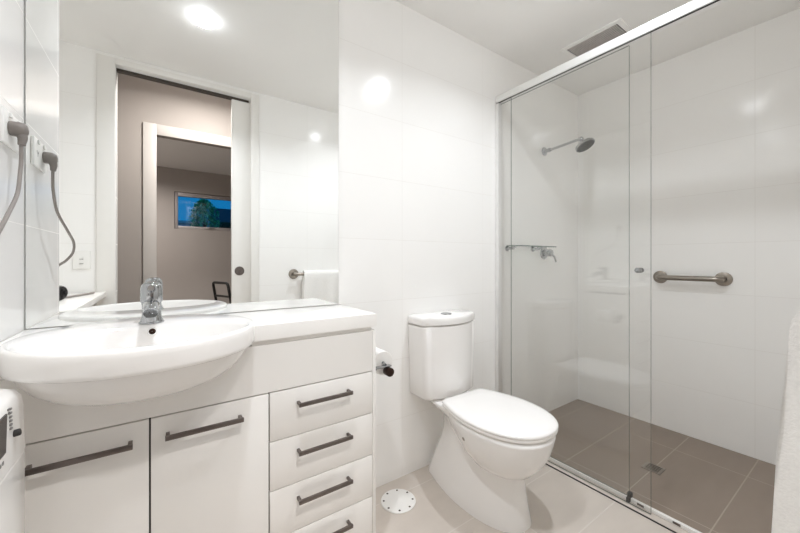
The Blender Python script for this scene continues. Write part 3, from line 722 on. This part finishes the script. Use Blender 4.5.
# ------------------------------------------------------------------ outlet, plug and cord
ol = thing('power_outlet', (XL, -0.13, 1.425), 'white double power outlet on the short left wall', 'power outlet')
bm = new(); box(bm, XL + 0.0005, XL + 0.009, -0.192, -0.062, 1.388, 1.474, 0.003); part('cover_plate', bm, M['plastic'], ol)
for y in (-0.095, -0.155):
    bm = new(); box(bm, XL + 0.0092, XL + 0.014, y - 0.006, y + 0.006, 1.457, 1.469, 0.0015); part('switch', bm, M['plastic'], ol)
bm = new()
for dy, an in ((-0.007, 0.5), (0.007, -0.5), (0, 0)):
    box(bm, XL + 0.0090, XL + 0.0094, -0.001, 0.001, -0.005, 0.005, mtx=Matrix.Translation((0, -0.095 + dy, 1.432 - (0.008 if dy == 0 else 0))) @ Matrix.Rotation(an, 4, 'X'))
part('socket_slots', bm, M['rubber'], ol)
pl = thing('plug', (XL + 0.01, -0.12, 1.42), 'grey power plug with its cord in the outlet left of the mirror', 'plug')
PY, PZ = -0.155, 1.431
bm = new(); lathe(bm, [(0.0005, 0), (0.017, 0), (0.0185, 0.003), (0.0185, 0.018), (0.0165, 0.026), (0.012, 0.031), (0.0005, 0.033)], (XL + 0.0095, PY, PZ), (1, 0, 0), 28, cap=False)
tube(bm, [(XL + 0.028, PY, PZ - 0.008), (XL + 0.032, PY - 0.002, PZ - 0.022), (XL + 0.030, PY - 0.004, PZ - 0.040)], (0.0125, 0.0065), 14, 5)
for k in range(3): lathe(bm, [(0.005, -0.002), (0.0082 - 0.0006 * k, -0.0015), (0.0082 - 0.0006 * k, 0.0015), (0.005, 0.002)], (XL + 0.0312, PY - 0.003, PZ - 0.026 - 0.006 * k), (0.0, 0.1, 1), 14)
part('plug_body', bm, M['greyplug'], pl, sharp=50)
bm = new(); tube(bm, [(XL + 0.030, PY - 0.004, PZ - 0.038), (-0.294, -0.158, 1.36), (-0.294, -0.165, 1.325), (-0.291, -0.20, 1.262), (-0.281, -0.30, 1.203), (-0.276, -0.365, 1.165), (-0.283, -0.392, 1.128), (-0.305, -0.412, 1.098), (-0.335, -0.430, 1.07), (-0.37, -0.47, 1.00), (-0.41, -0.60, 0.925), (-0.44, -0.75, 0.909), (-0.46, -0.85, 0.907)], 0.0042, 10, 8)
part('cord', bm, M['cordm'], pl, sharp=70)

# ------------------------------------------------------------------ laundry bench, washing machine, black appliance (left recess)
bm = new(); box(bm, -0.947, -0.288, YD + 0.018, -0.413, 0.872, 0.902, 0.002)
bn = link('laundry_bench', bm, M['top'], loc=(-0.62, -0.9, 0.872)); tag(bn, 'white laundry bench top in the left recess, seen in the mirror', 'bench top')
bm = new(); box(bm, -0.947, -0.93, YD + 0.018, -0.413, 0.0, 0.871); box(bm, -0.929, -0.345, YD + 0.018, YD + 0.035, 0.0, 0.871)
sp_ = link('bench_support', bm, M['cab'], loc=(-0.62, -0.9, 0)); tag(sp_, 'white side panels carrying the laundry bench', 'cabinet')

wx1 = -0.228; wy1 = -0.416; wy0 = -1.02; WH = 0.845
wm = thing('washing_machine', (-0.55, -0.73, 0), 'white washing machine under the laundry bench at the left edge', 'washing machine')
bm = new(); box(bm, -0.80, wx1, wy0, wy1, 0.015, 0.718, 0.005, 3); part('body', bm, M['appliance'], wm)
bm = new(); prism(bm, [(-0.80, 0.719), (wx1, 0.719), (wx1 - 0.001, 0.74), (wx1 - 0.003, 0.81), (wx1 - 0.006, 0.830), (wx1 - 0.014, 0.840), (wx1 - 0.030, WH), (-0.80, WH)], 1, wy0, wy1)
bmesh.ops.bevel(bm, geom=[e for e in bm.edges if len(e.link_faces) == 2 and e.calc_face_angle(0) > 1.2 and abs(e.verts[0].co.y - e.verts[1].co.y) < 1e-5], offset=0.004, segments=3, profile=0.5, affect='EDGES')
fas = part('control_fascia', bm, M['appliance'], wm)
def fx(z): return wx1 - 0.001 - 0.002 * (z - 0.74) / 0.07
bm = new()
v = [Vector((fx(0.757) + 0.0012, -0.995, 0.757)), Vector((fx(0.757) + 0.0012, -0.520, 0.757)), Vector((fx(0.822) + 0.0012, -0.506, 0.822)), Vector((fx(0.822) + 0.0012, -0.995, 0.822))]
loft(bm, [[p - Vector((0.003, 0, 0)) for p in v], v]); part('display', bm, M['panel'], fas, 'dark grey display panel')
for k in range(6):
    z = 0.789 + 0.0072 * k
    bm = new(); box(bm, fx(z) - 0.002, fx(z) + 0.003, -0.496, -0.488, z - 0.0018, z + 0.0018, 0.001); part('button', bm, M['ink'], fas)
bm = new(); cyl(bm, (fx(0.772) - 0.002, -0.474, 0.772), (fx(0.772) + 0.009, -0.474, 0.774), 0.0065, n=18, bev=0.002); part('knob', bm, M['rubber'], fas, 'small dark knob')
bm = new()
for k in range(3): box(bm, fx(0.744) - 0.001, fx(0.744) + 0.0007, -0.535 - 0.011 * k, -0.529 - 0.011 * k, 0.741, 0.747)
part('marking', bm, M['ink'], fas)
bm = new(); lathe(bm, [(0.13, 0), (0.195, 0), (0.20, 0.010), (0.19, 0.026), (0.15, 0.030), (0.13, 0.016)], (wx1 + 0.0005, -0.727, 0.43), (1, 0, 0), 48, cap=False); part('door_ring', bm, M['plastic'], wm)
bm = new(); lathe(bm, [(0.0005, 0.022), (0.08, 0.02), (0.128, 0.014), (0.129, 0.001)], (wx1 + 0.0005, -0.727, 0.43), (1, 0, 0), 40, cap=False); part('door_glass', bm, M['panel'], wm)
for x in (-0.76, -0.28):
    for y in (wy0 + 0.05, wy1 - 0.05):
        bm = new(); cyl(bm, (x, y, 0), (x, y, 0.0148), 0.02, n=14); part('foot', bm, M['rubber'], wm)

hd = thing('black_appliance', (-0.42, -0.92, 0.903), 'small black ribbed appliance on the laundry bench, seen in the mirror', 'appliance')
bm = new(); lathe(bm, [(0.0005, 0), (0.030, 0.0), (0.036, 0.006), (0.038, 0.03), (0.036, 0.11), (0.026, 0.15), (0.024, 0.19), (0.0005, 0.19)], (-0.398, -0.86, 0.9415), (-0.75, -0.66, 0), 28, cap=False); part('barrel', bm, M['black'], hd)
bm = new()
for k in range(6):
    t = k * PI / 3; c = Vector((-0.398, -0.86, 0.9415)); axd = Vector((-0.75, -0.66, 0)).normalized(); a, b_ = frame_of(axd)
    q = c + a * (0.02 * math.cos(t)) + b_ * (0.02 * math.sin(t)); cyl(bm, q - axd * 0.004, q + axd * 0.001, 0.007, n=10)
part('vent_ring', bm, M['rubber'], hd)
bm = new(); tube(bm, [(-0.44, -0.93, 0.912), (-0.41, -1.0, 0.909), (-0.36, -1.15, 0.9085), (-0.33, -1.26, 0.9085)], 0.006, 10, 5); part('lead', bm, M['cordm'], hd, 'grey lead', sharp=60)

# light switch beside the doorway (in the mirror)
sw = thing('light_switch', (-0.402, YD, 1.10), 'white two gang light switch beside the doorway, seen in the mirror', 'light switch')
bm = new(); box(bm, -0.442, -0.362, YD + 0.0005, YD + 0.010, 1.045, 1.155, 0.003); part('cover_plate', bm, M['plastic'], sw)
for z in (1.086, 1.114):
    bm = new(); box(bm, -0.411, -0.393, YD + 0.0102, YD + 0.0145, z - 0.007, z + 0.007, 0.002); part('switch', bm, M['plastic'], sw)
    bm = new(); box(bm, -0.411, -0.393, YD + 0.0102, YD + 0.0112, z - 0.0105, z - 0.0075); part('switch_gap', bm, M['ink'], sw)

# ------------------------------------------------------------------ towel rail and towel on the doorway wall
RY = YD + 0.055; RZ_ = 0.985
rl = thing('towel_rail', (1.25, YD, RZ_), 'satin steel towel rail right of the doorway, seen in the mirror', 'towel rail')
x0, x1 = 0.885, 1.62
bm = new(); tube(bm, [(x0, YD + 0.008, RZ_), (x0, RY - 0.02, RZ_), (x0 + 0.006, RY - 0.006, RZ_), (x0 + 0.022, RY, RZ_), (1.25, RY, RZ_), (x1 - 0.022, RY, RZ_), (x1 - 0.006, RY - 0.006, RZ_), (x1, RY - 0.02, RZ_), (x1, YD + 0.008, RZ_)], 0.0125, 16, 5); part('bar', bm, M['steel'], rl, sharp=60)
for x in (x0, x1):
    bm = new(); lathe(bm, [(0.0005, 0), (0.040, 0), (0.041, 0.003), (0.038, 0.008), (0.028, 0.011), (0.014, 0.012)], (x, YD + 0.001, RZ_), (0, 1, 0), 28, cap=False); part('flange', bm, M['steel'], rl)
# towel draped over the bar: front and back falls, a closed thick sheet
tw0, tw1 = 0.945, 1.52
NX = 60
prof = []   # (y offset from bar centre, z, wave weight)
for i in range(15): 
    t = i / 14; prof.append((0.020 + 0.030 * t, RZ_ - 0.62 + 0.62 * t if False else 0, 0))
prof = []
for i in range(17):
    z = 0.33 + (RZ_ - 0.33) * i / 16; dpt = RZ_ - z
    prof.append((0.032 + 0.024 * min(dpt / 0.5, 1.0), z, min(dpt / 0.25, 1.0)))
for i in range(1, 9):
    a = PI * i / 9; prof.append((0.030 * math.cos(a), RZ_ + 0.030 * math.sin(a), 0.0))
for i in range(14):
    z = RZ_ - (RZ_ - 0.42) * i / 13; prof.append((-0.030 - 0.004 * min((RZ_ - z) / .3, 1), z, 0.0))
inner = []
m = len(prof)
for i in range(m):
    y, z, wgt = prof[i]
    y0, z0, _ = prof[max(i - 1, 0)]; y1, z1_, _ = prof[min(i + 1, m - 1)]
    ty, tz = y1 - y0, z1_ - z0; l = math.hypot(ty, tz) or 1
    nx_, nz_ = -tz / l, ty / l      # towards the inside
    dz = RZ_ - z
    if dz > 0.0:
        f_ = min(dz / 0.05, 1.0); yi = (0.0155 + (0.0025 - 0.0155) * f_) * (1 if y > 0 else -1)
        inner.append((yi, z, 0.0))
    else: inner.append((y + nx_ * 0.0145, z + nz_ * 0.0145, wgt))
bm = new()
loopp = prof + list(reversed(inner))
rings = []
for k in range(NX + 1):
    u = k / NX; x = tw0 + (tw1 - tw0) * u
    wav = 0.006 * math.sin(u * 17) * math.exp(-((u - .45) / .4) ** 2) + 0.005 * math.sin(u * 31 + 1)
    edge = 1 - 0.010 / max(min(u, 1 - u) * (tw1 - tw0) + 0.010, 0.010) * 0.6
    rings.append([Vector((x + 0.004 * math.sin(z * 14 + u), RY + y + wav * wgt, z)) for y, z, wgt in loopp])
loft(bm, rings)
tw = link('bath_towel', bm, M['terry'], loc=(1.23, RY, 0.33), sharp=70)
tag(tw, 'white terry towel hanging over the rail at the right edge', 'towel')
